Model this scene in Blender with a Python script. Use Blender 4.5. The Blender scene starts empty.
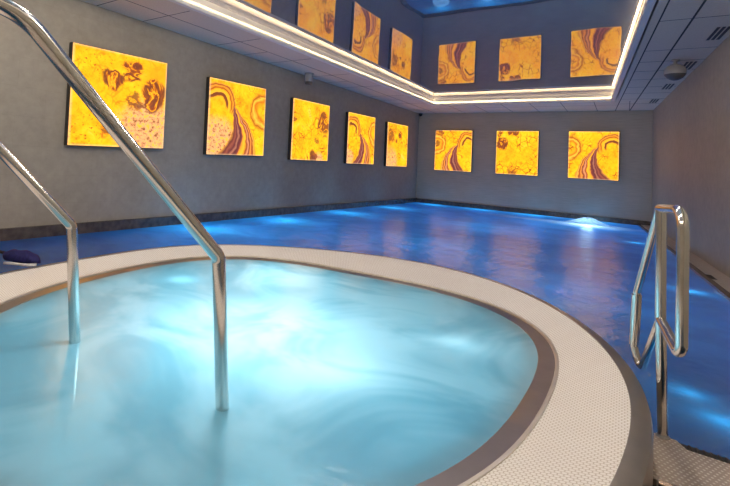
import bpy, bmesh, math, random
from mathutils import Vector, Matrix
PI = math.pi
scene = bpy.context.scene
COL = scene.collection
random.seed(7)

# ------------------------------------------------------------------ helpers
def link(name, bm, mat, parent=None, smooth=False, angle=None):
    me = bpy.data.meshes.new(name)
    bmesh.ops.recalc_face_normals(bm, faces=bm.faces)
    bm.to_mesh(me); bm.free()
    for m in (mat if isinstance(mat, (list, tuple)) else [mat]):
        me.materials.append(m)
    if smooth:
        for p in me.polygons: p.use_smooth = True
        if angle: me.set_sharp_from_angle(angle=math.radians(angle))
    o = bpy.data.objects.new(name, me); COL.objects.link(o)
    if parent: o.parent = parent
    return o

def tag(o, label=None, cat=None, group=None, kind=None):
    if label: o['label'] = label
    if cat: o['category'] = cat
    if group: o['group'] = group
    if kind: o['kind'] = kind
    return o

def thing(name, label, cat, loc=(0, 0, 0), rot=(0, 0, 0), group=None):
    o = bpy.data.objects.new(name, None); COL.objects.link(o)
    o.location = loc; o.rotation_euler = rot; o.empty_display_size = .1
    return tag(o, label, cat, group)

def dup(root, loc, rot, label, group=None):
    r = root.copy(); COL.objects.link(r); r.location = loc; r.rotation_euler = rot
    r['label'] = label
    if group: r['group'] = group
    for ch in list(root.children):
        c = ch.copy(); COL.objects.link(c); c.parent = r
        for g in list(ch.children):
            d = g.copy(); COL.objects.link(d); d.parent = c
    return r

def box(bm, x0, y0, z0, x1, y1, z1, bevel=0):
    r = bmesh.ops.create_cube(bm, size=1)
    vs = r['verts']
    bmesh.ops.scale(bm, vec=(x1-x0, y1-y0, z1-z0), verts=vs)
    bmesh.ops.translate(bm, vec=((x0+x1)/2, (y0+y1)/2, (z0+z1)/2), verts=vs)
    if bevel:
        es = list({e for v in vs for e in v.link_edges})
        bmesh.ops.bevel(bm, geom=es, offset=bevel, segments=2, affect='EDGES', profile=.5)
    return bm

def prism(bm, pts, z0, z1):
    """vertical prism over a plan polygon"""
    a = [bm.verts.new((x, y, z0)) for x, y in pts]
    b = [bm.verts.new((x, y, z1)) for x, y in pts]
    n = len(pts)
    bm.faces.new(a[::-1]); bm.faces.new(b)
    for i in range(n): bm.faces.new((a[i], a[(i+1) % n], b[(i+1) % n], b[i]))
    return bm

def quad(bm, *pts):
    return bm.faces.new([bm.verts.new(p) for p in pts])

def lathe(bm, prof, cx=0, cy=0, n=160, closed=False):
    rings = []
    for r, z in prof:
        rings.append([bm.verts.new((cx+r*math.cos(2*PI*i/n), cy+r*math.sin(2*PI*i/n), z)) for i in range(n)])
    pairs = list(zip(rings, rings[1:]))
    if closed: pairs.append((rings[-1], rings[0]))
    for A, B in pairs:
        for i in range(n):
            bm.faces.new((A[i], A[(i+1) % n], B[(i+1) % n], B[i]))
    return bm

def fillet(pts, rad, seg=8):
    pts = [Vector(p) for p in pts]
    out = [pts[0]]
    for k in range(1, len(pts)-1):
        p, a, b = pts[k], pts[k-1], pts[k+1]
        r = rad[k] if isinstance(rad, (list, tuple)) else rad
        u = (a-p).normalized(); v = (b-p).normalized()
        ang = u.angle(v)
        if r <= 0 or ang > PI-.02: out.append(p); continue
        t = min(r/math.tan(ang/2), (a-p).length*.49, (b-p).length*.49)
        r = t*math.tan(ang/2)
        c = p + (u+v).normalized()*(r/math.sin(ang/2))
        s, e = p+u*t-c, p+v*t-c
        tot = s.angle(e); ax = s.cross(e).normalized()
        for i in range(seg+1):
            out.append(c + Matrix.Rotation(tot*i/seg, 3, ax) @ s)
    out.append(pts[-1])
    return out

def tube(bm, pts, r, n=20, caps=True, r_end=None):
    pts = [Vector(p) for p in pts]
    rings = []; N = None; L = len(pts)
    for i, p in enumerate(pts):
        if i == 0: T = (pts[1]-p).normalized()
        elif i == L-1: T = (p-pts[-2]).normalized()
        else: T = ((p-pts[i-1]).normalized()+(pts[i+1]-p).normalized()).normalized()
        if N is None:
            N = T.orthogonal().normalized()
        else:
            N = (N - T*N.dot(T)).normalized()
        Bn = T.cross(N)
        rr = r if r_end is None else r+(r_end-r)*i/(L-1)
        rings.append([bm.verts.new(p+(N*math.cos(2*PI*k/n)+Bn*math.sin(2*PI*k/n))*rr) for k in range(n)])
    for A, B in zip(rings, rings[1:]):
        for k in range(n): bm.faces.new((A[k], A[(k+1) % n], B[(k+1) % n], B[k]))
    if caps:
        bm.faces.new(rings[0][::-1]); bm.faces.new(rings[-1])
    return bm

# ------------------------------------------------------------------ node helpers
class NT:
    def __init__(s, name):
        s.m = bpy.data.materials.new(name); s.m.use_nodes = True
        s.t = s.m.node_tree; s.t.nodes.clear()
        s.out = s.t.nodes.new('ShaderNodeOutputMaterial')
    def n(s, typ, ins=None, **kw):
        nd = s.t.nodes.new('ShaderNode'+typ)
        for k, v in kw.items(): setattr(nd, k, v)
        for k, v in (ins or {}).items(): s.set(nd.inputs[k], v)
        return nd
    def set(s, sock, v):
        if isinstance(v, bpy.types.NodeSocket): s.t.links.new(v, sock)
        elif isinstance(v, bpy.types.Node): s.t.links.new(v.outputs[0], sock)
        else:
            if sock.type == 'RGBA' and len(v) == 3: v = (*v, 1)
            sock.default_value = v
    def math(s, op, a, b=None, c=None, clamp=False):
        nd = s.t.nodes.new('ShaderNodeMath'); nd.operation = op; nd.use_clamp = clamp
        s.set(nd.inputs[0], a)
        if b is not None: s.set(nd.inputs[1], b)
        if c is not None: s.set(nd.inputs[2], c)
        return nd.outputs[0]
    def vec(s, op, a, b=None, scale=None):
        nd = s.t.nodes.new('ShaderNodeVectorMath'); nd.operation = op
        s.set(nd.inputs[0], a)
        if b is not None: s.set(nd.inputs[1], b)
        if scale is not None: s.set(nd.inputs['Scale'], scale)
        return nd.outputs['Value'] if op in ('LENGTH', 'DISTANCE', 'DOT_PRODUCT') else nd.outputs[0]
    def mix(s, f, a, b, blend='MIX'):
        nd = s.t.nodes.new('ShaderNodeMix'); nd.data_type = 'RGBA'; nd.blend_type = blend
        s.set(nd.inputs[0], f); s.set(nd.inputs[6], a); s.set(nd.inputs[7], b)
        return nd.outputs[2]
    def ramp(s, f, stops, interp='LINEAR'):
        nd = s.t.nodes.new('ShaderNodeValToRGB'); s.set(nd.inputs[0], f)
        nd.color_ramp.interpolation = interp
        els = nd.color_ramp.elements
        while len(els) < len(stops): els.new(.5)
        for e, (p, c) in zip(els, stops):
            e.position = p; e.color = (*c, 1) if len(c) == 3 else c
        return nd.outputs[0]
    def noise(s, vec, scale, detail=3, rough=.5, dist=0, out=0):
        nd = s.n('TexNoise', {'Scale': scale, 'Detail': detail, 'Roughness': rough, 'Distortion': dist})
        if vec is not None: s.set(nd.inputs['Vector'], vec)
        return nd.outputs[out]
    def smooth(s, v, a, b, lo=0., hi=1.):
        nd = s.t.nodes.new('ShaderNodeMapRange'); nd.interpolation_type = 'SMOOTHSTEP'
        s.set(nd.inputs[0], v); nd.inputs[1].default_value = a; nd.inputs[2].default_value = b
        nd.inputs[3].default_value = lo; nd.inputs[4].default_value = hi
        return nd.outputs[0]
    def obj(s): return s.n('TexCoord').outputs['Object']
    def geo(s): return s.n('NewGeometry').outputs['Position']
    def bump(s, h, strength=.3, dist=.01, normal=None):
        nd = s.n('Bump', {'Height': h, 'Strength': strength, 'Distance': dist})
        if normal is not None: s.set(nd.inputs['Normal'], normal)
        return nd.outputs[0]
    def bsdf(s, color, rough=.5, metal=0., normal=None, spec=.5, **kw):
        b = s.n('BsdfPrincipled', {'Base Color': color, 'Roughness': rough, 'Metallic': metal, 'Specular IOR Level': spec})
        for k, v in kw.items(): s.set(b.inputs[k], v)
        if normal is not None: s.set(b.inputs['Normal'], normal)
        return b.outputs[0]
    def done(s, shader):
        s.t.links.new(shader, s.out.inputs['Surface']); return s.m

def plain(name, color, rough=.5, metal=0., spec=.5):
    t = NT(name); return t.done(t.bsdf(color, rough, metal, spec=spec))

def emit(name, color, strength):
    t = NT(name); return t.done(t.n('Emission', {'Color': color, 'Strength': strength}).outputs[0])

# ------------------------------------------------------------------ materials
def wall_material(name, base, dirn, striated):
    t = NT(name); p = t.geo()
    sep = t.n('SeparateXYZ', {0: p})
    along = sep.outputs[0] if dirn == 'x' else sep.outputs[1]
    v = t.n('CombineXYZ', {0: along, 1: sep.outputs[2], 2: 0.}).outputs[0]
    br = t.n('TexBrick', {'Vector': v, 'Scale': 1., 'Mortar Size': .0035, 'Mortar Smooth': .3, 'Brick Width': .6, 'Row Height': .3,
                          'Color1': [c*1.03 for c in base], 'Color2': [c*.95 for c in base], 'Mortar': [c*.8 for c in base]})
    if striated:
        sv = t.n('CombineXYZ', {0: t.math('MULTIPLY', along, 3.), 1: t.math('MULTIPLY', sep.outputs[2], 55.), 2: 0.}).outputs[0]
        ns = t.noise(sv, 1., 4, .6)
    else:
        ns = t.noise(v, 9., 6, .65)
    big = t.noise(v, 1.3, 3, .6)
    c = t.mix(.55, br.outputs[0], t.ramp(ns, [(.3, [c*.72 for c in base]), (.7, [c*1.25 for c in base])]))
    c = t.mix(.3, c, t.ramp(big, [(.3, [c*.75 for c in base]), (.7, [c*1.2 for c in base])]))
    return t.done(t.bsdf(c, .55, normal=t.bump(ns, .25, .004), spec=.35))

M = {}
M['wall_left'] = wall_material('slate_wall_tiles', (.35, .312, .258), 'y', False)  # left base darkened and far wall's lightened to even out light falloff
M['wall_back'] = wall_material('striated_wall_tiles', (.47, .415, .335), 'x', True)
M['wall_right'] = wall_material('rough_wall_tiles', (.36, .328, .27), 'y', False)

def ceiling_tiles():
    t = NT('ceiling_panel'); p = t.geo()
    n = t.noise(p, 60., 3, .6)
    c = t.ramp(n, [(.3, (.66, .57, .46)), (.7, (.76, .665, .545))])
    return t.done(t.bsdf(c, .7, spec=.3))
M['ceiling'] = ceiling_tiles()
M['joint'] = plain('shadow_joint', (.05, .045, .04), .8)
M['white_trim'] = plain('white_moulding', (.78, .75, .70), .45)

def film():
    t = NT('stretch_film')
    p = t.geo()
    n = t.noise(p, .7, 2, .5)
    nb = t.bump(n, .12, .05)
    d = t.n('BsdfDiffuse', {'Color': (.17, .18, .23, 1)})
    g = t.n('BsdfGlossy', {'Color': (.95, .90, .92, 1), 'Roughness': .02, 'Normal': nb})
    fr = t.n('Fresnel', {'IOR': 2.0, 'Normal': nb})
    mx = t.n('MixShader', {0: t.math('MULTIPLY_ADD', fr.outputs[0], .8, .22, clamp=True), 1: d.outputs[0], 2: g.outputs[0]})
    return t.done(mx.outputs[0])
M['film'] = film()

def steel(name, base=(.62, .61, .60), rough=.16, brushed=0.):
    t = NT(name)
    if brushed:
        p = t.obj(); n = t.noise(p, 120., 3, .6)
        r = t.math('MULTIPLY_ADD', n, brushed, rough)
        c = t.mix(.25, base, t.ramp(t.noise(p, 8., 4), [(.3, [b*.7 for b in base]), (.7, [min(1, b*1.2) for b in base])]))
        return t.done(t.bsdf(c, r, 1., normal=t.bump(n, .08, .002)))
    return t.done(t.bsdf(base, rough, 1.))
M['chrome'] = steel('polished_steel', (.70, .68, .65), .15)
M['brushed'] = steel('brushed_steel', (.55, .52, .49), .26, .12)
M['flange'] = steel('satin_steel_flange', (.44, .40, .365), .32, .10)
M['dark_metal'] = plain('dark_bronze_frame', (.05, .045, .042), .45, .4)
M['black'] = plain('black_plastic', (.012, .012, .013), .5)
M['grey_plastic'] = plain('grey_plastic', (.36, .35, .34), .45)
M['dark_plastic'] = plain('charcoal_plastic', (.09, .088, .085), .4)

def mosaic():
    t = NT('white_hex_mosaic'); p = t.obj()
    s = .0145
    pv = t.vec('ADD', p, (10., 10., 0.))
    sc = t.vec('MULTIPLY', pv, (1/s, 1/s, 0.))
    rr = (1., 1.7320508, 1.); hf = (.5, .8660254, 0.)
    a = t.vec('SUBTRACT', t.vec('MODULO', sc, rr), hf)
    b = t.vec('SUBTRACT', t.vec('MODULO', t.vec('ADD', sc, hf), rr), hf)
    a = t.vec('MULTIPLY', a, (1., 1., 0.)); b = t.vec('MULTIPLY', b, (1., 1., 0.))
    d = t.math('MINIMUM', t.vec('LENGTH', a), t.vec('LENGTH', b))
    f = t.smooth(d, .39, .51)
    big = t.noise(p, 3., 3)
    base = t.ramp(big, [(.3, (.88, .84, .79)), (.7, (.93, .90, .85))])
    c = t.mix(f, base, (.56, .48, .41))
    return t.done(t.bsdf(c, t.math('MULTIPLY_ADD', f, .4, .28), normal=t.bump(t.math('SUBTRACT', 1., f), .35, .002)))
M['mosaic'] = mosaic()

def coping():
    t = NT('brown_coping_tiles'); p = t.geo()
    n = t.noise(p, 14., 4)
    c = t.ramp(n, [(.3, (.045, .034, .028)), (.7, (.11, .085, .07))])
    return t.done(t.bsdf(c, .25, spec=.5))
M['coping'] = coping()

def deck():
    t = NT('beige_deck_tiles'); p = t.geo()
    n = t.noise(p, 30., 4)
    c = t.ramp(n, [(.3, (.52, .46, .40)), (.7, (.64, .58, .51))])
    return t.done(t.bsdf(c, .45))
M['deck'] = deck()

def pool_tile():
    t = NT('blue_pool_tiles'); p = t.geo()
    n = t.noise(p, 2.0, 4)
    c = t.ramp(n, [(.3, (.03, .13, .42)), (.7, (.06, .22, .58))])
    return t.done(t.bsdf(c, .5))
M['pool_tile'] = pool_tile()

def tub_steel():
    t = NT('pale_tub_steel'); p = t.geo()
    n = t.noise(p, 3., 4)
    c = t.ramp(n, [(.3, (.16, .40, .46)), (.7, (.26, .54, .60))])
    return t.done(t.bsdf(c, .4))
M['tub'] = tub_steel()

def water(name, trans, body, body_fac, wave_scale, wave_str, rough, cap, foam=None, stretch=(1, 1, 1)):
    t = NT(name); p = t.geo()
    pv = t.vec('MULTIPLY', p, (*[float(a) for a in stretch],))
    n1 = t.noise(pv, wave_scale, 4, .55, .6)
    n2 = t.noise(pv, wave_scale*4.3, 3, .5)
    h = t.math('MULTIPLY_ADD', n2, .3, n1)
    nb = t.bump(h, wave_str, .05)
    tr = t.n('BsdfTransparent', {'Color': (*trans, 1)})
    tl = t.n('BsdfTranslucent', {'Color': (*body, 1)})
    bc = t.mix(t.smooth(t.noise(p, 1.6, 3, .5, 1.2), .34, .66), [b*m_ for b, m_ in zip(body, (.45, .68, .74))], body)
    t.set(tl.inputs[0], bc)
    df = t.n('BsdfDiffuse', {'Color': (*[b*.45 for b in body], 1)})
    bd = t.n('MixShader', {0: .15, 1: tl.outputs[0], 2: df.outputs[0]})
    m = t.n('MixShader', {0: body_fac, 1: tr.outputs[0], 2: bd.outputs[0]}).outputs[0]
    if foam:
        sep = t.n('SeparateXYZ', {0: p})
        acc = None
        for (fx, fy, ax, ay, s) in foam:
            dx = t.math('DIVIDE', t.math('SUBTRACT', sep.outputs[0], fx), ax)
            dy = t.math('DIVIDE', t.math('SUBTRACT', sep.outputs[1], fy), ay)
            dd = t.math('SQRT', t.math('ADD', t.math('MULTIPLY', dx, dx), t.math('MULTIPLY', dy, dy)))
            dd = t.math('ADD', dd, t.math('MULTIPLY_ADD', t.noise(pv, 2.2, 4), .9, -.45))
            f = t.smooth(dd, .1, 1.15, s, 0.)
            acc = f if acc is None else t.math('MAXIMUM', acc, f)
        ft = t.n('BsdfTranslucent', {'Color': (.86, .93, .98, 1)})
        fd = t.n('BsdfDiffuse', {'Color': (.86, .93, .98, 1)})
        fm = t.n('MixShader', {0: .4, 1: ft.outputs[0], 2: fd.outputs[0]})
        m = t.n('MixShader', {0: acc, 1: m, 2: fm.outputs[0]}).outputs[0]
    g = t.n('BsdfGlossy', {'Color': (1, 1, 1, 1), 'Roughness': rough, 'Normal': nb})
    fr = t.n('Fresnel', {'IOR': 1.33, 'Normal': nb})
    f = t.math('MINIMUM', fr.outputs[0], cap)
    return t.done(t.n('MixShader', {0: f, 1: m, 2: g.outputs[0]}).outputs[0])
M['pool_water'] = water('blue_pool_water', (.35, .62, .95), (.035, .40, .80), .86, 4.2, .34, .18, .36,
                        foam=[(-.62, 12.0, .95, .70, .9), (-1.0, 12.1, 1.9, .5, .55)])
M['tub_water'] = water('aerated_tub_water', (.55, .80, .85), (.56, .79, .87), .90, 5., .08, .22, .22)

# ------------------------------------------------------------------ the room
XL, YB, YF = -4.84, 13.64, -2.2
ZC, ZF = 1.67, 1.835          # border ceiling, stretch film
ZW, ZD = -.95, -.93          # pool water, deck
ZBOT = -2.3
def xr(y): return .47 + .060*(13.64-y)      # right wall
def xp(y): return .235 + .060*(13.64-y)     # right edge of the pool
WT = .12

def struct(name, bm, mat, **k):
    return tag(link(name, bm, mat, **k), kind='structure')

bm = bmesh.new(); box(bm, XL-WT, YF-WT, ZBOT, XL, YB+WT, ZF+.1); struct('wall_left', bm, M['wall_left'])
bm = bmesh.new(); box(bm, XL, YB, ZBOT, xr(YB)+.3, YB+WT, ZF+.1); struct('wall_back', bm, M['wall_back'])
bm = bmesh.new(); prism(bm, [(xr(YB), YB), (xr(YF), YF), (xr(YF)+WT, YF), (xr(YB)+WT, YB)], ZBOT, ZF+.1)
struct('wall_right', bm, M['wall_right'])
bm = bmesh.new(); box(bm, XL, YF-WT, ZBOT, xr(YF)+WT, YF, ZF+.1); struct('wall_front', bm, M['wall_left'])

# suspended border ceiling with the recess opening
RL, RB, RF = -3.90, 11.93, -1.2
def rx(y): return -.20 + .060*(12.0-y)      # right side of the recess
TH = .03
bm = bmesh.new()
outer = [(XL, YF), (xr(YF), YF), (xr(YB), YB), (XL, YB)]
inner = [(RL, RF), (rx(RF), RF), (rx(RB), RB), (RL, RB)]
for z, flip in ((ZC, False), (ZC+TH, True)):
    o = [bm.verts.new((x, y, z)) for x, y in outer]; i_ = [bm.verts.new((x, y, z)) for x, y in inner]
    for k in range(4):
        bm.faces.new((o[k], o[(k+1) % 4], i_[(k+1) % 4], i_[k]))
struct('ceiling', bm, M['ceiling'])
bm = bmesh.new()
box(bm, XL, YF, ZF, xr(YF), YB, ZF+.08)
o = struct('ceiling_film', bm, M['film']); o.name = 'ceiling.001'

# fascia of the recess: white moulding, lit channel, upper moulding
def loop_profile(bm, prof, close=True):
    """prof: list of (inset, z); inset > 0 goes into the recess opening"""
    rings = []
    for ins, z in prof:
        pts = [(RL+ins, RF+ins), (rx(RF)-ins, RF+ins), (rx(RB)-ins, RB-ins), (RL+ins, RB-ins)]
        rings.append([bm.verts.new((x, y, z)) for x, y in pts])
    pr = list(zip(rings, rings[1:]))
    if close: pr.append((rings[-1], rings[0]))
    for A, B in pr:
        for k in range(4): bm.faces.new((A[k], A[(k+1) % 4], B[(k+1) % 4], B[k]))
    return bm
bm = bmesh.new(); loop_profile(bm, [(0, ZC-.012), (.060, ZC-.012), (.060, ZC+.028), (.050, ZC+.032), (.050, ZC+.0), (0, ZC+.0)])
struct('trim_1', bm, M['white_trim'])
bm = bmesh.new(); loop_profile(bm, [(-.02, ZC+.0), (.0, ZC+.0), (.0, ZC+.075), (.012, ZC+.082), (.012, ZC+.098), (0, ZC+.105), (.0, ZF), (-.02, ZF)])
struct('trim_2', bm, M['white_trim'])

# dark joints between the ceiling panels
bm = bmesh.new()
J = .010; zj = ZC-.0015
def strip(x0, y0, x1, y1, w=J):
    d = Vector((x1-x0, y1-y0)); nrm = Vector((-d.y, d.x)).normalized()*w/2
    pts = [(x0+nrm.x, y0+nrm.y), (x0-nrm.x, y0-nrm.y), (x1-nrm.x, y1-nrm.y), (x1+nrm.x, y1+nrm.y)]
    prism(bm, pts, zj, ZC+.004)
strip(-4.35, YF, -4.35, YB)
for k in range(-3, 9):
    strip(XL, 3.56+1.32*k, -3.98, 3.56+1.32*k)
for k in range(-2, 4):
    strip(XL, 2.90+1.32*2*k, -4.35, 2.90+1.32*2*k)
g1 = lambda y: .29-.0612*(y-5.46)
g2 = lambda y: .54-.0600*(y-5.60)
strip(g1(YF), YF, g1(YB), YB, .014); strip(g2(YF), YF, g2(YB), YB, .018)
for y in [1.3, 2.1, 3.4, 4.1, 4.8, 6.15, 7.50, 8.18, 8.85, 9.55, 10.3, 11.0, 11.75, 12.45]:
    strip(g1(y), y, xr(y), y+.05)
for k in range(7): strip(-3.55+.6*k, 12.02, -3.55+.6*k, YB)
strip(XL, 12.62, g1(12.6), 12.62, .006)
struct('trim_4', bm, M['joint'])

# lit cove channel, one LED profile for each side of the recess
M['tape'] = emit('warm_led_tape', (1.0, .76, .44), 18.)
def cove(label, a, b, nrm):
    t = thing('cove_light', label, 'strip light', group='warm strip lights around the ceiling recess')
    a = Vector((*a, 0)); b = Vector((*b, 0)); n = Vector((*nrm, 0))
    def bar(name, q0, q1, z0, z1, mat):
        bm = bmesh.new()
        pts = [(a+n*q0, z0), (a+n*q1, z0), (a+n*q1, z1), (a+n*q0, z1)]
        A = [bm.verts.new((p.x, p.y, z)) for p, z in pts]
        B = [bm.verts.new((p.x+(b-a).x, p.y+(b-a).y, z)) for p, z in pts]
        for k in range(4): bm.faces.new((A[k], A[(k+1) % 4], B[(k+1) % 4], B[k]))
        bm.faces.new(A[::-1]); bm.faces.new(B)
        return link(name, bm, mat, t)
    bar('channel', .016, .044, ZC+.001, ZC+.008, M['grey_plastic'])
    bar('led_tape', .020, .040, ZC+.008, ZC+.014, M['tape'])
    return t
e = .03
cove('long warm strip light along the left edge of the mirror ceiling recess', (RL, RF+e), (RL, RB-e), (1, 0))
cove('short warm strip light along the far edge of the mirror ceiling recess', (RL+e, RB), (rx(RB)-e, RB), (0, -1))
cove('warm strip light along the right edge of the mirror ceiling recess', (rx(RF), RF+e), (rx(RB), RB-e), (-1, 0))

# ------------------------------------------------------------------ pool, deck, coping
RC = (-1.46, 2.0)             # the tub is a soft oval: radius as a function of direction
WI = [1.3894, 0.012, -0.0598, -0.0996, -0.0029, -0.0206, 0.0697, -0.0294, -0.0071, 0.005, -0.0146]
WO = [1.7069, 0.0331, -0.065, -0.1872, 0.0002, -0.0226, 0.0167, -0.0062, -0.0125, 0.0159, 0.0124]
def _fs(w, t):
    r = w[0]
    for k in range(1, (len(w)+1)//2): r += w[2*k-1]*math.cos(k*t)+w[2*k]*math.sin(k*t)
    return r
def Ri(t): return _fs(WI, t)  # inner edge of the mosaic
def Ro(t): return _fs(WO, t)  # outer edge of the rim
ZR = -.80                     # inner rim edge
ZO = -.745                    # outer rim edge
ZTW = -.812                   # tub water
YP = -.45                     # front edge of the pool
def oval(bm, prof, cx=0, cy=0, n=192, closed=False):
    """prof: (side, offset, z); side 0 follows the inner edge, 1 the outer edge"""
    rings = []
    for side, off, z in prof:
        ring = []
        for i in range(n):
            t = 2*PI*i/n; r = (Ri(t), Ro(t))[side]+off if side < 2 else off
            ring.append(bm.verts.new((cx+r*math.cos(t), cy+r*math.sin(t), z)))
        rings.append(ring)
    pairs = list(zip(rings, rings[1:]))
    if closed: pairs.append((rings[-1], rings[0]))
    for A, B in pairs:
        for i in range(n): bm.faces.new((A[i], A[(i+1) % n], B[(i+1) % n], B[i]))
    return rings
bm = bmesh.new()              # basin floor and walls
box(bm, XL, YP, ZBOT-.1, xp(YP)+.1, YB, ZBOT)
struct('pool_basin', bm, M['pool_tile'])
bm = bmesh.new()
prism(bm, [(XL, YB-.03), (xp(YB), YB-.03), (xp(YB), YB), (XL, YB)], ZBOT, ZW-.02)
prism(bm, [(XL, YP), (XL+.03, YP), (XL+.03, YB-.03), (XL, YB-.03)], ZBOT, ZW-.02)
struct('pool_wall', bm, M['pool_tile'])
YS = 2.345                    # far edge of the step plate
bm = bmesh.new()              # right deck body
prism(bm, [(xp(YS), YS), (xr(YS), YS), (xr(YB), YB), (xp(YB), YB)], ZBOT, ZD-.012)
struct('deck_body', bm, M['pool_tile'])
bm = bmesh.new()
cw = .045
prism(bm, [(xp(YS)+cw, YS), (xr(YS), YS), (xr(YB), YB), (xp(YB)+cw, YB)], ZD-.012, ZD)
struct('floor', bm, M['deck'])
bm = bmesh.new()              # brown nosing along the right pool edge
prism(bm, [(xp(YS)-.01, YS+.02), (xp(YS)+cw, YS+.02), (xp(YB)+cw, YB), (xp(YB)-.01, YB)], ZD-.04, ZD+.006)
struct('trim_5', bm, M['coping'])
bm = bmesh.new()              # coping along the left and far wall
box(bm, XL, YP, ZW-.05, XL+.035, YB, -.83, .004)
struct('trim_6', bm, M['coping'])
bm = bmesh.new(); box(bm, XL+.035, YB-.035, ZW-.05, xr(YB), YB, -.838, .004)
struct('trim_7', bm, M['coping'])
bm = bmesh.new()              # deck around the camera side
prism(bm, [(XL, YF), (xr(YF), YF), (xr(YP), YP), (XL, YP)], ZBOT, ZD)
struct('floor_front', bm, M['deck']).name = 'floor.001'

def water_sheet(name, mat):
    bm = bmesh.new(); n = 96
    xs0, ys0, xs1, ys1 = XL+.03, YP, None, YB-.03
    inn = []; out = []
    for i in range(n):
        a = 2*PI*i/n; c, s = math.cos(a), math.sin(a)
        rr_ = Ro(a)-.015
        inn.append(bm.verts.new((RC[0]+rr_*c, RC[1]+rr_*s, ZW)))
        ts = []
        if c < 0: ts.append((xs0-RC[0])/c)
        if s < 0: ts.append((ys0-RC[1])/s)
        if s > 0: ts.append((ys1-RC[1])/s)
        # right edge x = .235+.06*(13.64-y)
        den = c+.06*s
        if den > 0:
            ts.append((.235+.06*(13.64-RC[1])-RC[0])/den)
        tt = min(ts)
        out.append((RC[0]+tt*c, RC[1]+tt*s))
    # snap the nearest ray to each rectangle corner
    for cx_, cy_ in ((xs0, ys0), (xs0, ys1), (xp(ys1), ys1), (xp(ys0), ys0)):
        a = math.atan2(cy_-RC[1], cx_-RC[0]) % (2*PI)
        out[round(a/(2*PI/n)) % n] = (cx_, cy_)
    ov = [bm.verts.new((x, y, ZW)) for x, y in out]
    for i in range(n):
        bm.faces.new((inn[i], inn[(i+1) % n], ov[(i+1) % n], ov[i]))
    return link(name, bm, mat)
tag(water_sheet('pool_water', M['pool_water']), 'deep blue rippled pool water between the grey walls and the round tub', 'water', kind='stuff')

# bubbling mound near the far wall
bm = bmesh.new(); n = 64; prof = []
rings = []
for k in range(12):
    q = k/11; h = .15*math.exp(-(q*2.1)**2)
    rings.append([bm.verts.new((-.60+.70*q*math.cos(2*PI*i/n), 11.95+.34*q*math.sin(2*PI*i/n),
                  ZW+.002+h*(1+.12*math.sin(5*2*PI*i/n+k)+.06*math.sin(11*2*PI*i/n)) - (.012 if k == 11 else 0))) for i in range(n)])
for A, B in zip(rings, rings[1:]):
    for i in range(n): bm.faces.new((A[i], A[(i+1) % n], B[(i+1) % n], B[i]))
def froth():
    t = NT('frothy_water'); p = t.geo()
    sep = t.n('SeparateXYZ', {0: p})
    z = t.smooth(sep.outputs[2], ZW-.02, ZW+.12)
    z = t.math('MULTIPLY', z, t.math('MULTIPLY_ADD', t.noise(p, 8., 4), .8, .35), clamp=True)
    ft = t.n('BsdfTranslucent', {'Color': (.80, .90, 1, 1)}); fd = t.n('BsdfDiffuse', {'Color': (.80, .90, 1, 1)})
    fm = t.n('MixShader', {0: .5, 1: ft.outputs[0], 2: fd.outputs[0]})
    tr = t.n('BsdfTransparent')
    return t.done(t.n('MixShader', {0: z, 1: tr.outputs[0], 2: fm.outputs[0]}).outputs[0])
tag(link('water_jet', bm, froth(), smooth=True), 'low white mound of bubbling water near the far pool wall', 'water jet', kind='stuff')

# ------------------------------------------------------------------ whirlpool tub
tub = thing('whirlpool_tub', 'raised round whirlpool tub with white mosaic rim and steel edges', 'whirlpool', (RC[0], RC[1], ZBOT))
def tz(z): return z-ZBOT
def tub_part(name, prof, mat, closed=True):
    bm = bmesh.new(); oval(bm, [(k, o, tz(z)) for k, o, z in prof], closed=closed)
    return link(name, bm, mat, tub, smooth=True, angle=30)
tub_part('mosaic_rim', [(0, 0, ZR-.02), (0, 0, ZR), (1, -.055, ZO), (1, -.055, ZO-.02)], M['mosaic'])
tub_part('outer_flange', [(1, -.055, ZO-.012), (1, -.055, ZO+.003), (1, -.016, ZO-.001), (1, -.004, ZO-.007), (1, 0, ZO-.022), (1, 0, ZBOT+.01), (1, -.02, ZBOT+.01), (1, -.02, ZO-.03)], M['flange'])
tub_part('inner_lip', [(0, 0, ZR-.014), (0, 0, ZR+.004), (0, -.011, ZR+.004), (0, -.014, ZR+.001), (0, -.014, ZR-.007), (0, -.008, ZR-.010)], steel('pale_satin_lip', (.80, .73, .63), .42, .1))
tub_part('inner_flange', [(0, -.012, ZR-.012), (0, -.012, ZR-.006), (0, -.078, ZTW+.0015), (0, -.125, ZTW-.03), (0, -.125, ZTW-.05)], M['flange'])
tub_part('basin', [(0, -.125, ZTW-.04), (0, -.13, -1.25), (0, -.48, -1.27), (0, -.50, -1.72), (2, .01, -1.74), (2, .01, -1.78), (0, -.46, -1.76), (0, -.11, -1.30), (0, -.105, ZTW-.04)], M['tub'])

bm = bmesh.new()
rings = oval(bm, [(0, -.076, ZTW), (0, -.5, ZTW), (2, .45, ZTW), (2, .1, ZTW)], RC[0], RC[1])
bm.faces.new(rings[-1])
tag(link('whirlpool_water', bm, M['tub_water']), 'milky turquoise water glowing in the round whirlpool tub', 'water', kind='stuff')

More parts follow.
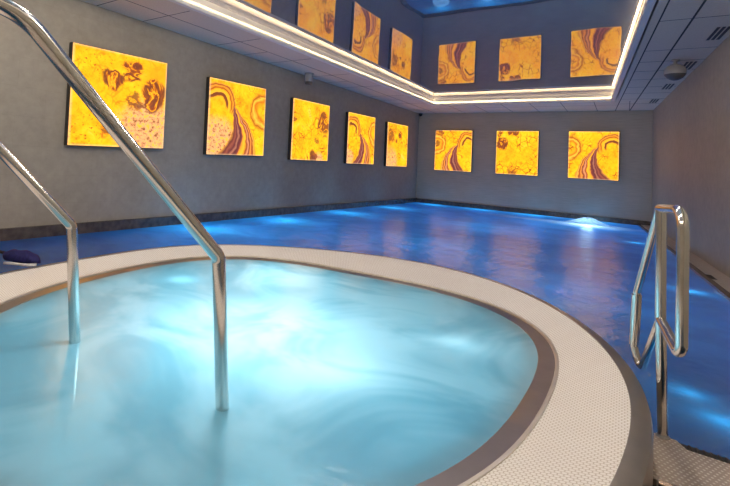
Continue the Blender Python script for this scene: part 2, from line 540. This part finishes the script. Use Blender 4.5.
# ------------------------------------------------------------------ whirlpool handrails
def whirl_rail(name, label):
    """local origin: where the upright meets the water"""
    t = thing(name, label, 'handrail', group='steel handrails into the whirlpool tub')
    P = [(.0, .0, -.38), (0, 0, 0), (-.013, -.050, .490), (-.176, -.652, 1.140), (-.225, -.835, 1.185), (-.31, -1.15, 1.18), (-.34, -1.27, .75), (-.34, -1.27, -.115)]
    bm = bmesh.new()
    tube(bm, fillet(P[:6]+[P[6], P[7]], [0, 0, .05, .20, .3, .12, .1, 0], 9), .0225, 28)
    link('rail_tube', bm, M['chrome'], t, smooth=True, angle=50)
    bm = bmesh.new()
    lathe(bm, [(.023, -.116), (.05, -.114), (.05, -.108), (.028, -.100), (.023, -.096)], -.34, -1.27, 32)
    link('floor_flange', bm, M['brushed'], t, smooth=True, angle=30)
    return t
A = whirl_rail('whirlpool_handrail', 'larger polished steel handrail in front, dipping into the middle of the tub')
A.location = (-1.018, 1.171, -.812)
B = dup(A, (-1.812, 1.111, -.812), (0, 0, 0), 'polished steel handrail at the far left, half out of the picture')

# ------------------------------------------------------------------ pool handrail
hr = thing('pool_handrail', 'chrome looped handrail standing on the perforated step plate', 'handrail', (.123, 2.345, ZD))
O = Vector((.123, 2.345, ZD))
def loc(*ps): return [Vector(p)-O for p in ps]
bm = bmesh.new(); tube(bm, fillet(loc((.123, 2.345, ZD+.001), (.111, 2.334, -.5), (.108, 2.336, -.098)), 0), .0165, 24)
link('post', bm, M['chrome'], hr, smooth=True, angle=50)
bm = bmesh.new()
tube(bm, fillet(loc((.111, 2.334, -.505), (.151, 2.075, -.560), (.152, 2.085, -.374), (.152, 2.085, -.080), (.106, 2.355, -.092)), [0, .035, 0, .06, 0], 8), .0165, 24)
link('grip_loop', bm, M['chrome'], hr, smooth=True, angle=50)
bm = bmesh.new()
tube(bm, fillet(loc((.111, 2.336, -.095), (.104, 2.362, -.094), (.046, 2.589, -.462), (.040, 2.612, -.700), (.062, 2.60, -.795), (.111, 2.334, -.500)), [0, .02, .03, .05, .03, 0], 7), .0135, 22)
link('sloping_rail', bm, M['chrome'], hr, smooth=True, angle=50)
bm = bmesh.new()
tube(bm, loc((.0455, 2.591, -.475), (.040, 2.612, -.690)), .0175, 22)
link('sleeve', bm, M['chrome'], hr, smooth=True, angle=50)
bm = bmesh.new(); lathe(bm, [(.0165, .001), (.021, .001), (.021, .004), (.018, .006), (.0165, .012)], n=28)
link('base_collar', bm, M['brushed'], hr, smooth=True, angle=30)

# ------------------------------------------------------------------ step plate with drain
def perforated():
    t = NT('perforated_steel'); p = t.obj()
    s = .0155
    sc = t.vec('MULTIPLY', t.vec('ADD', p, (10., 10., 0.)), (1/s, 1/(s*1.35), 0.))
    rr = (1., 1.7320508, 1.); hf = (.5, .8660254, 0.)
    a = t.vec('MULTIPLY', t.vec('SUBTRACT', t.vec('MODULO', sc, rr), hf), (1., 1., 0.))
    b = t.vec('MULTIPLY', t.vec('SUBTRACT', t.vec('MODULO', t.vec('ADD', sc, hf), rr), hf), (1., 1., 0.))
    d = t.math('MINIMUM', t.vec('LENGTH', a), t.vec('LENGTH', b))
    f = t.smooth(d, .16, .28, 1., 0.)
    c = t.mix(f, (.60, .49, .41), (.92, .86, .77))
    return t.done(t.bsdf(c, .40, .45, normal=t.bump(f, .6, .004)))
M['perforated'] = perforated()
bm = bmesh.new()              # body under the plate
prism(bm, [(.04, 1.0), (xr(1.0), 1.0), (xr(YS), YS), (.155, YS), (.155, YS-.02), (.04, YS-.04)], ZBOT, ZD-.02)
struct('floor_step', bm, M['deck']).name = 'floor.002'
pl = thing('step_plate', 'perforated brown steel step plate at the foot of the looped handrail', 'step', (.05, 2.0, ZD-.02))
O2 = Vector((.05, 2.0, ZD-.02))
bm = bmesh.new()
pts = [(.078, 2.0), (xr(2.0)-.004, 2.0), (xr(2.27)-.004, 2.272), (.185, 2.300), (.160, 2.352), (.098, 2.358)]
prism(bm, [(x-O2.x, y-O2.y) for x, y in pts], 0, .020)
link('tread', bm, M['perforated'], pl)
bm = bmesh.new(); tube(bm, [Vector((.095, 1.992, ZD-.004))-O2, Vector((xr(2.0)-.01, 1.992, ZD-.004))-O2], .011, 14)
link('nosing', bm, steel('copper_toned_nosing', (.62, .46, .34), .25), pl, smooth=True, angle=50)
gr = thing('drain_channel', 'narrow dark slotted drain between step plate and pool water', 'drain', (.18, 2.32, ZD-.03))
O3 = Vector((.18, 2.32, ZD-.03))
bm = bmesh.new()
prism(bm, [(x-O3.x, y-O3.y) for x, y in ((.187, 2.302), (xr(2.27)-.01, 2.276), (xr(2.3)-.01, 2.330), (.164, 2.352))], 0, .024)
link('channel', bm, M['black'], gr)
bm = bmesh.new()
for k in range(46):
    x = .195+k*.019; y = 2.303-(x-.19)*.028
    if x > xr(2.3)-.03: break
    prism(bm, [(a-O3.x, b-O3.y) for a, b in ((x, y+.002), (x+.007, y+.002), (x+.004, y+.036), (x-.003, y+.045))], .024, .030)
link('grille', bm, plain('dark_grille', (.04, .035, .03), .5, .3), gr)

# ------------------------------------------------------------------ small slot in the right deck
ds = thing('deck_slot', 'small dark drain slot in the beige deck by the right wall', 'drain', (.705, 6.78, ZD))
bm = bmesh.new(); box(bm, -.035, -.14, .0, .035, .14, .004, .001); link('cover', bm, M['dark_plastic'], ds)
bm = bmesh.new()
for k in range(6): box(bm, -.026, -.12+k*.042, .004, .026, -.105+k*.042, .007)
link('slats', bm, M['black'], ds)
ds.rotation_euler = (0, 0, .06)

# ------------------------------------------------------------------ headrest cushion on the outer rim
def cloth(name, a, b):
    t = NT(name); n = t.noise(t.obj(), 40., 4)
    return t.done(t.bsdf(t.ramp(n, [(.3, a), (.7, b)]), .8, spec=.2))
hc = thing('headrest_cushion', 'navy padded cushion with pale underside on the tub rim', 'cushion', (-2.945, 1.395, -.744))
hc.rotation_euler = (0, .10, math.radians(27))
hc.scale = (.60, .72, .85)
bm = bmesh.new()
bmesh.ops.create_uvsphere(bm, u_segments=40, v_segments=22, radius=1)
for v in bm.verts:
    x, y, z = v.co
    s = lambda q, e: math.copysign(abs(q)**e, q)
    x, y, z = s(x, .72), s(y, .8), s(z, .8)
    taper = 1-.42*max(0, x)**1.5
    v.co = (x*.215, y*.085*taper+.01*math.sin(x*4), .052+z*.042*taper+.012*(1-x*x)+.004*math.sin(x*9+y*3))
link('pad', bm, cloth('navy_cloth', (.010, .010, .055), (.022, .020, .11)), hc, smooth=True)
bm = bmesh.new()
tube(bm, fillet([(-.13, -.075, .012), (0, -.098, .030), (.12, -.080, .034), (.205, -.035, .040)], .2, 6), .0095, 12)
link('piping', bm, cloth('pale_cloth', (.60, .57, .58), (.74, .72, .72)), hc, smooth=True)
bm = bmesh.new()
box(bm, -.33, -.02, .055, -.20, .02, .068, .004)
link('strap', bm, cloth('black_webbing', (.01, .01, .012), (.02, .02, .024)), hc)

# ------------------------------------------------------------------ ceiling fittings
def vent(loc, label):
    v = thing('ceiling_vent', label, 'vent', loc, (0, 0, .06), 'slotted vents in the right ceiling border')
    bm = bmesh.new(); box(bm, -.075, -.29, -.004, .075, .29, -.001, .001); link('frame', bm, M['ceiling'], v)
    for k in (-1, 0, 1):
        bm = bmesh.new(); box(bm, k*.042-.013, -.27, -.0075, k*.042+.013, .27, -.004); link('slot', bm, M['black'], v)
    return v
V = vent((.765, 6.88, ZC), 'largest slotted black ceiling vent, nearest the camera')
dup(V, (.66, 8.60, ZC), (0, 0, .06), 'slotted black ceiling vent just behind the round hanging speaker')
dup(V, (.545, 10.35, ZC), (0, 0, .06), 'third slotted ceiling vent, halfway between speaker and far corner')
dup(V, (.43, 12.1, ZC), (0, 0, .06), 'smallest slotted ceiling vent, nearest the far right corner')

sp = thing('ceiling_speaker', 'round grey globe speaker hanging under the right ceiling border', 'speaker', (.50, 8.17, ZC))
bm = bmesh.new()
lathe(bm, [(.001, -.001), (.05, -.001), (.05, -.02), (.022, -.03), (.016, -.05), (.016, -.07)], n=32); link('stem', bm, M['grey_plastic'], sp, smooth=True, angle=40)
bm = bmesh.new()
pr = [(.001, -.055)]+[(.118*math.sin(a), -.165+.112*math.cos(a)) for a in [PI*k/24 for k in range(3, 15)]]+[(.113, -.192)]
lathe(bm, pr, n=40); link('shell', bm, M['grey_plastic'], sp, smooth=True, angle=50)
bm = bmesh.new()
lathe(bm, [(.113, -.192), (.108, -.205)]+[(.112*math.sin(a), -.165+.112*math.cos(a)) for a in [PI*k/24 for k in range(16, 24)]]+[(.001, -.277)], n=40)
link('grille', bm, M['dark_plastic'], sp, smooth=True, angle=50)

sl = thing('ceiling_spotlight', 'grey cylinder ceiling fitting above the left wall panels', 'spotlight', (-4.66, 7.22, ZC))
bm = bmesh.new(); lathe(bm, [(.001, -.001), (.085, -.001), (.085, -.015), (.076, -.02), (.076, -.15), (.072, -.158)], n=36); link('housing', bm, M['grey_plastic'], sl, smooth=True, angle=30)
bm = bmesh.new(); lathe(bm, [(.072, -.158), (.066, -.175), (.066, -.20), (.05, -.205), (.001, -.207)], n=36); link('lens_ring', bm, M['dark_plastic'], sl, smooth=True, angle=30)

cm = thing('security_camera', 'tiny black camera in the far left ceiling corner', 'camera', (-4.782, 13.583, ZC))
bm = bmesh.new(); lathe(bm, [(.001, 0), (.055, 0), (.055, -.025), (.05, -.03)], n=28); link('base', bm, M['dark_plastic'], cm, smooth=True, angle=30)
bm = bmesh.new(); lathe(bm, [(.05*math.cos(a), -.03-.06*math.sin(a)) for a in [PI/2*k/8 for k in range(9)]], n=28); link('dome', bm, M['black'], cm, smooth=True)
bm = bmesh.new(); box(bm, -.056, -.015, -.03, -.04, .015, -.004); link('wall_mount', bm, M['dark_plastic'], cm)

# ------------------------------------------------------------------ backlit onyx panels
YEL = (1.0, .46, .008); YEL2 = (1.0, .56, .02); ORG = (.90, .24, .008); BRN = (.30, .055, .012); PUR = (.16, .035, .030); CRM = (1.0, .62, .22); PNK = (.66, .27, .12)
STRIPES = [(0., (.34, .07, .015)), (.06, (.90, .40, .06)), (.11, (.26, .04, .015)), (.18, (.80, .28, .05)), (.23, (.18, .03, .02)), (.29, (.72, .28, .12)),
           (.35, (.28, .05, .02)), (.42, (1., .44, .03)), (.50, (.90, .33, .03)), (.56, (.20, .045, .04)), (.64, (.12, .033, .035)), (.70, (.42, .15, .09)), (.76, (.13, .033, .035)), (.83, (.30, .08, .05)), (.90, (.14, .035, .03)), (1., (.70, .28, .05))]
def onyx(name, seed, slab=None, discs=(), pink=None, veins=.7, strength=1.38, shade=()):
    """slab: None or (flip, du) - the broad fan of stripes that several book-matched sheets share"""
    t = NT(name)
    uv = t.n('TexCoord').outputs['UV']
    base = t.vec('ADD', uv, (seed*3.7, seed*1.3, 0.))
    def warp(sc, amp, det):
        w = t.noise(base, sc, det, .55, 0, 1)
        return t.vec('MULTIPLY', t.vec('SUBTRACT', w, (.5, .5, .5)), (amp, amp, 0.))
    q = t.vec('ADD', t.vec('ADD', uv, warp(2.4, .16, 3)), warp(10., .035, 3))
    # yellow ground with orange clouds, paler hot areas and flecks
    n1 = t.noise(base, 2.6, 6, .6, .9)
    col = t.ramp(n1, [(.30, (.80, .20, .008)), (.44, (1.0, .36, .010)), (.53, YEL), (.63, YEL2), (.80, CRM)])
    col = t.mix(.45, col, t.ramp(t.noise(base, 15., 6, .7, .6), [(.33, (.62, .16, .01)), (.45, (1., .42, .012)), (.62, YEL2)]))
    vo = t.n('TexVoronoi', {'Vector': t.vec('ADD', base, warp(9., .10, 3)), 'Scale': 8.}, feature='DISTANCE_TO_EDGE')
    crack = t.smooth(vo.outputs[0], .015, .07, 1., 0.)
    col = t.mix(t.math('MULTIPLY', crack, t.smooth(t.noise(base, 3.2, 2), .44, .62, 0., veins)), col, (.34, .07, .012))
    fl = t.math('MULTIPLY', t.smooth(t.noise(base, 38., 2), .60, .68), t.smooth(t.noise(base, 3.0, 2), .42, .58))
    col = t.mix(t.math('MULTIPLY', fl, .8), col, BRN)
    if pink:
        px, py, pr_ = pink
        m = t.smooth(t.vec('DISTANCE', q, (px, py, 0.)), pr_*.55, pr_, .9, 0.)
        pk = t.ramp(t.noise(base, 19., 6, .75), [(.38, PUR), (.46, PNK), (.52, (.80, .42, .20)), (.58, (.98, .45, .05)), (.68, YEL)])
        col = t.mix(m, col, pk)
    ag = t.noise(base, 3.4, 4, .5, 1.2)          # agate contour field
    for (cx, cy, r, st) in shade:
        col = t.mix(t.smooth(t.vec('DISTANCE', q, (cx, cy, 0.)), 0., r, st, 0.), col, (.95, .32, .012))
    for (cx, cy, r, st) in discs:
        d = t.vec('DISTANCE', q, (cx, cy, 0.))
        m = t.smooth(t.math('MULTIPLY_ADD', t.math('SUBTRACT', ag, .5), .30, d), r*.62, r, st, 0.)
        f = t.math('FRACT', t.math('MULTIPLY_ADD', d, 3., t.math('MULTIPLY', ag, 6.)))
        col = t.mix(m, col, t.ramp(f, [(.0, (.16, .035, .022)), (.25, (.30, .06, .015)), (.36, (.70, .20, .015)), (.50, (1., .44, .02)), (.62, (.50, .12, .012)), (.80, (.13, .03, .02)), (1., (.16, .035, .022))]))
    if slab:
        flip, du = slab
        sp_ = t.n('SeparateXYZ', {0: q})
        u, v = sp_.outputs[0], sp_.outputs[1]
        if flip: u = t.math('SUBTRACT', 1., u)
        u = t.math('ADD', u, du)
        # swirl on the far side
        uvq = t.n('CombineXYZ', {0: u, 1: v, 2: 0.}).outputs[0]
        d = t.vec('DISTANCE', uvq, (.98, .64, 0.))
        f = t.math('FRACT', t.math('MULTIPLY_ADD', d, 5.2, t.math('MULTIPLY', ag, .9)))
        m = t.math('MULTIPLY', t.smooth(d, .24, .33, .95, 0.), t.smooth(d, .05, .16))
        col = t.mix(m, col, t.ramp(f, [(.0, (.95, .40, .02)), (.3, (.55, .14, .012)), (.5, (1., .50, .05)), (.72, (.36, .08, .012)), (1., (.95, .40, .02))]))
        # cap of arcs
        d = t.vec('DISTANCE', uvq, (.13, .66, 0.))
        f = t.math('DIVIDE', d, .33)
        m = t.math('MULTIPLY', t.math('MULTIPLY', t.smooth(d, .27, .31, .95, 0.), t.smooth(d, .06, .10)), t.smooth(t.math('MULTIPLY_ADD', u, .5, v), .70, .80))
        col = t.mix(m, col, t.ramp(f, [(.0, (1., .42, .03)), (.30, (.98, .40, .02)), (.36, (.18, .04, .02)), (.47, (.14, .035, .02)), (.50, (.90, .40, .03)), (.60, (.98, .42, .02)), (.68, (.34, .06, .012)), (.76, (.85, .3, .03)), (.84, (.24, .04, .015)), (.92, (.75, .3, .1)), (1., (.28, .05, .015))]))
        # the fan of stripes
        tt = t.math('MAXIMUM', t.math('SUBTRACT', .66, v), 0.)
        uc = t.math('MULTIPLY_ADD', tt, t.math('MULTIPLY_ADD', tt, -1.2, .934), .40)
        hw = t.math('MULTIPLY_ADD', tt, .50, .02)
        sv = t.math('DIVIDE', t.math('SUBTRACT', u, uc), hw)
        sv = t.math('ADD', sv, t.math('MULTIPLY_ADD', t.noise(base, 7., 3), .22, -.11))
        m = t.math('MULTIPLY', t.smooth(t.math('ABSOLUTE', sv), .93, 1.02, 1., 0.), t.smooth(v, .62, .66, 1., 0.))
        col = t.mix(m, col, t.ramp(t.math('MULTIPLY_ADD', sv, -.5, .5, clamp=True), STRIPES))
    # thin pale border: a light leak painted into the sheet's colour
    se = t.n('SeparateXYZ', {0: uv})
    eu = t.math('MINIMUM', se.outputs[0], t.math('SUBTRACT', 1., se.outputs[0]))
    ev = t.math('MINIMUM', se.outputs[1], t.math('SUBTRACT', 1., se.outputs[1]))
    col = t.mix(t.smooth(t.math('MINIMUM', eu, ev), .0, .03, .45, 0.), col, (.95, .62, .34))
    return t.done(t.n('Emission', {'Color': col, 'Strength': strength}).outputs[0])

def panel(label, w, h, loc, rotz, mat, roll=0.):
    """local: x along the wall (seen from the room, left to right), y out of the wall = -y, z up"""
    t = thing('onyx_panel', label, 'light panel', loc, (0, roll, rotz), 'backlit onyx panels on the grey walls')
    D = .075
    bm = bmesh.new()
    f = .012
    # frame tray: back, four sides
    for x0, x1, z0, z1 in ((-w/2, -w/2+f, -h/2, h/2), (w/2-f, w/2, -h/2, h/2), (-w/2+f, w/2-f, -h/2, -h/2+f), (-w/2+f, w/2-f, h/2-f, h/2)):
        box(bm, x0, -D, z0, x1, -.012, z1)
    box(bm, -w/2+f, -.030, -h/2+f, w/2-f, -.012, h/2-f)
    link('frame', bm, M['dark_metal'], t)
    bm = bmesh.new()
    uvl = bm.loops.layers.uv.new('UVMap')
    box(bm, -w/2+.006, -D-.012, -h/2+.006, w/2-.006, -D, h/2-.006, .002)
    for fc in bm.faces:
        for l in fc.loops:
            l[uvl].uv = ((l.vert.co.x+w/2)/w, (l.vert.co.z+h/2)/h)
    link('stone_face', bm, mat, t)
    bm = bmesh.new()
    box(bm, -w*.4, -.012, h*.20, w*.4, 0., h*.28)
    link('wall_bracket', bm, M['dark_metal'], t)
    return t

ax = XL
LEFT = [
 (2.62, 3.95, 'onyx panel partly behind the large handrail, largest, nearest the camera', dict(seed=1, discs=[(.40, .71, .10, .95), (.60, .82, .13, .95), (.84, .58, .17, .95), (.62, .50, .10, .8), (.33, .13, .06, .7)], shade=[(.85, .80, .35, .7)], pink=(.80, .20, .44), veins=.4)),
 (4.75, 6.09, 'onyx panel with broad purple brown bands curving to its lower edge, second on left wall', dict(seed=2, slab=(False, 0.), pink=(.14, .16, .42), veins=.6)),
 (6.91, 8.22, 'mostly plain yellow onyx panel below the grey cylinder ceiling fitting', dict(seed=3, discs=[(.84, .66, .24, .9), (.58, .06, .12, .9), (.05, .66, .05, .8), (.66, .36, .07, .7)], pink=(.70, .0, .20), veins=.9)),
 (9.055, 10.42, 'narrow looking onyx panel with brown arch bands, fourth on left wall', dict(seed=4, slab=(False, -.02), pink=(.05, .12, .2), veins=.8)),
 (11.19, 12.57, 'onyx panel on left wall closest to the far corner', dict(seed=5, discs=[(.15, .72, .22, .8), (.62, .78, .12, .95), (.42, .62, .07, .8)], shade=[(.1, .5, .5, .6)], pink=(.15, .12, .42), veins=.95)),
]
for y0, y1, lab, kw in LEFT:
    panel(lab, y1-y0, 1.135, (ax, (y0+y1)/2, .617), PI/2, onyx('onyx_left_wall', **kw), -.028 if y0 < 5 else -.015)
BACK = [
 (-4.32, -3.32, 'onyx panel on the far wall with arch band, next to the left corner', dict(seed=6, slab=(True, .02), discs=[(.12, .93, .13, .9), (.07, .66, .12, .8)], veins=.8)),
 (-2.72, -1.74, 'mottled yellow onyx panel in the middle of the far wall', dict(seed=7, discs=[(.16, .70, .16, .95), (.40, .97, .14, .9), (.10, .93, .08, .9), (.42, .04, .14, .7)], veins=.95)),
 (-1.11, -.12, 'onyx panel on the far wall closest to the right wall', dict(seed=8, slab=(True, .0), discs=[(.13, .85, .10, .7)], veins=.9)),
]
for x0, x1, lab, kw in BACK:
    panel(lab, x1-x0, 1.15, ((x0+x1)/2, YB, .597), 0., onyx('onyx_far_wall', **kw))

# ------------------------------------------------------------------ lamps
def lamp(name, kind, loc, energy, color, size=.1, rot=(0, 0, 0), **kw):
    d = bpy.data.lights.new(name, kind); d.energy = energy; d.color = color
    if kind == 'AREA':
        d.shape = kw.get('shape', 'DISK'); d.size = size
        if 'size_y' in kw: d.shape = 'RECTANGLE'; d.size_y = kw['size_y']
    else: d.shadow_soft_size = size
    if kind == 'SPOT': d.spot_size = kw.get('cone', 1.5); d.spot_blend = .6
    o = bpy.data.objects.new(name, d); COL.objects.link(o); o.location = loc; o.rotation_euler = rot
    return o
WARM = (1.0, .86, .70); NEUT = (1.0, .94, .88)
# globe lamps added out of view under the near film ceiling for neutral fill
def globe(loc, label):
    t = thing('fill_globe', label, 'added fill lamp', loc, group='added unseen fill globes behind and above the viewer')
    bm = bmesh.new(); lathe(bm, [(.001, -.001), (.06, -.001), (.06, -.015), (.012, -.022), (.012, -.06), (.03, -.065)], n=28); link('stem', bm, M['white_trim'], t, smooth=True, angle=30)
    bm = bmesh.new(); bmesh.ops.create_uvsphere(bm, u_segments=28, v_segments=16, radius=.10)
    bmesh.ops.translate(bm, vec=(0, 0, -.16), verts=bm.verts)
    link('globe', bm, emit('fill_globe_glow', (1, .89, .76), GL), t, smooth=True)
    return t
GL = 74.
for y in (-.6, 1.4, 3.3):
    for x in (-3.2, -1.7, -.2):
        if x < -3 and y > 3: continue
        globe((x, y, ZF), 'added unseen globe giving fill light from behind and above the viewer')
# whirlpool lamps
CY = (.80, .95, 1.0)
for (x, y, z, e_, s) in ((-1.45, 1.85, -1.27, 21, .15), (-1.30, 1.55, -1.18, 7, .12), (-1.95, 2.70, -1.14, 6, .10), (-2.27, 2.13, -.91, .9, .05), (-.62, 2.38, -.93, .6, .05), (-.90, 1.70, -1.0, 1.6, .08)):
    lamp('tub_lamp', 'POINT', (x, y, z), e_, CY, s)
# pool lamps; the deep ones and the one under the froth are added fill
BL_ = (.55, .88, 1.0)
for (x, y, z, e_) in ((.15, 9.6, -1.02, .7), (.49, 5.8, -1.02, .8), (.25, 2.98, -1.01, .26), (.33, 2.745, -1.01, .3), (.42, 2.62, -1.00, .2), (-.62, 12.0, -1.12, 17),
                      (-.6, 13.3, -1.2, 10), (-1.8, 13.3, -1.25, 10), (-3.0, 13.3, -1.25, 8), (-4.2, 13.2, -1.25, 8),
                      (-4.35, 4.4, -1.3, 12), (-4.35, 6.2, -1.3, 12), (-4.35, 8.4, -1.3, 10), (-4.35, 10.8, -1.3, 10),
                      (-2.0, 6.0, -2.0, 16), (-2.0, 9.0, -2.0, 16), (-1., 11.2, -1.9, 14), (-.4, 4.6, -2.0, 10), (-3.7, 4.6, -2.0, 10)):
    lamp('pool_and_fill_lamp', 'POINT', (x, y, z), e_*1.75, BL_, .22 if e_ > 5 else .06)

w = bpy.data.worlds.new('World'); scene.world = w; w.use_nodes = True
w.node_tree.nodes['Background'].inputs[0].default_value = (.02, .02, .022, 1)
w.node_tree.nodes['Background'].inputs[1].default_value = 1.

# ------------------------------------------------------------------ camera
cam = bpy.data.cameras.new('camera'); co = bpy.data.objects.new('camera', cam); COL.objects.link(co)
cam.sensor_fit = 'HORIZONTAL'; cam.sensor_width = 36.
cam.lens = 36.*462.06/730.
cam.shift_x = (365-260.671)/730.; cam.shift_y = (135.421-243)/730.
cam.clip_start = .02
yaw, pitch, roll = .670283, .05337, .060895
F = Vector((0, math.cos(pitch), math.sin(pitch))); U = Vector((0, -math.sin(pitch), math.cos(pitch))); R = Vector((1, 0, 0))
c_, s_ = math.cos(roll), math.sin(roll)
R2 = c_*R+s_*U; U2 = -s_*R+c_*U
Rz = Matrix.Rotation(yaw, 3, 'Z')
R2, U2, F = Rz@R2, Rz@U2, Rz@F
mt = Matrix((R2, U2, -F)).transposed()
co.matrix_world = mt.to_4x4()
scene.camera = co

vs = scene.view_settings
vs.view_transform = 'Standard'; vs.look = 'None'; vs.exposure = .18; vs.gamma = 1.; vs.use_curve_mapping = False
scene.cycles.use_denoising = True
scene.cycles.max_bounces = 10; scene.cycles.transparent_max_bounces = 12
scene.cycles.sample_clamp_indirect = 6.
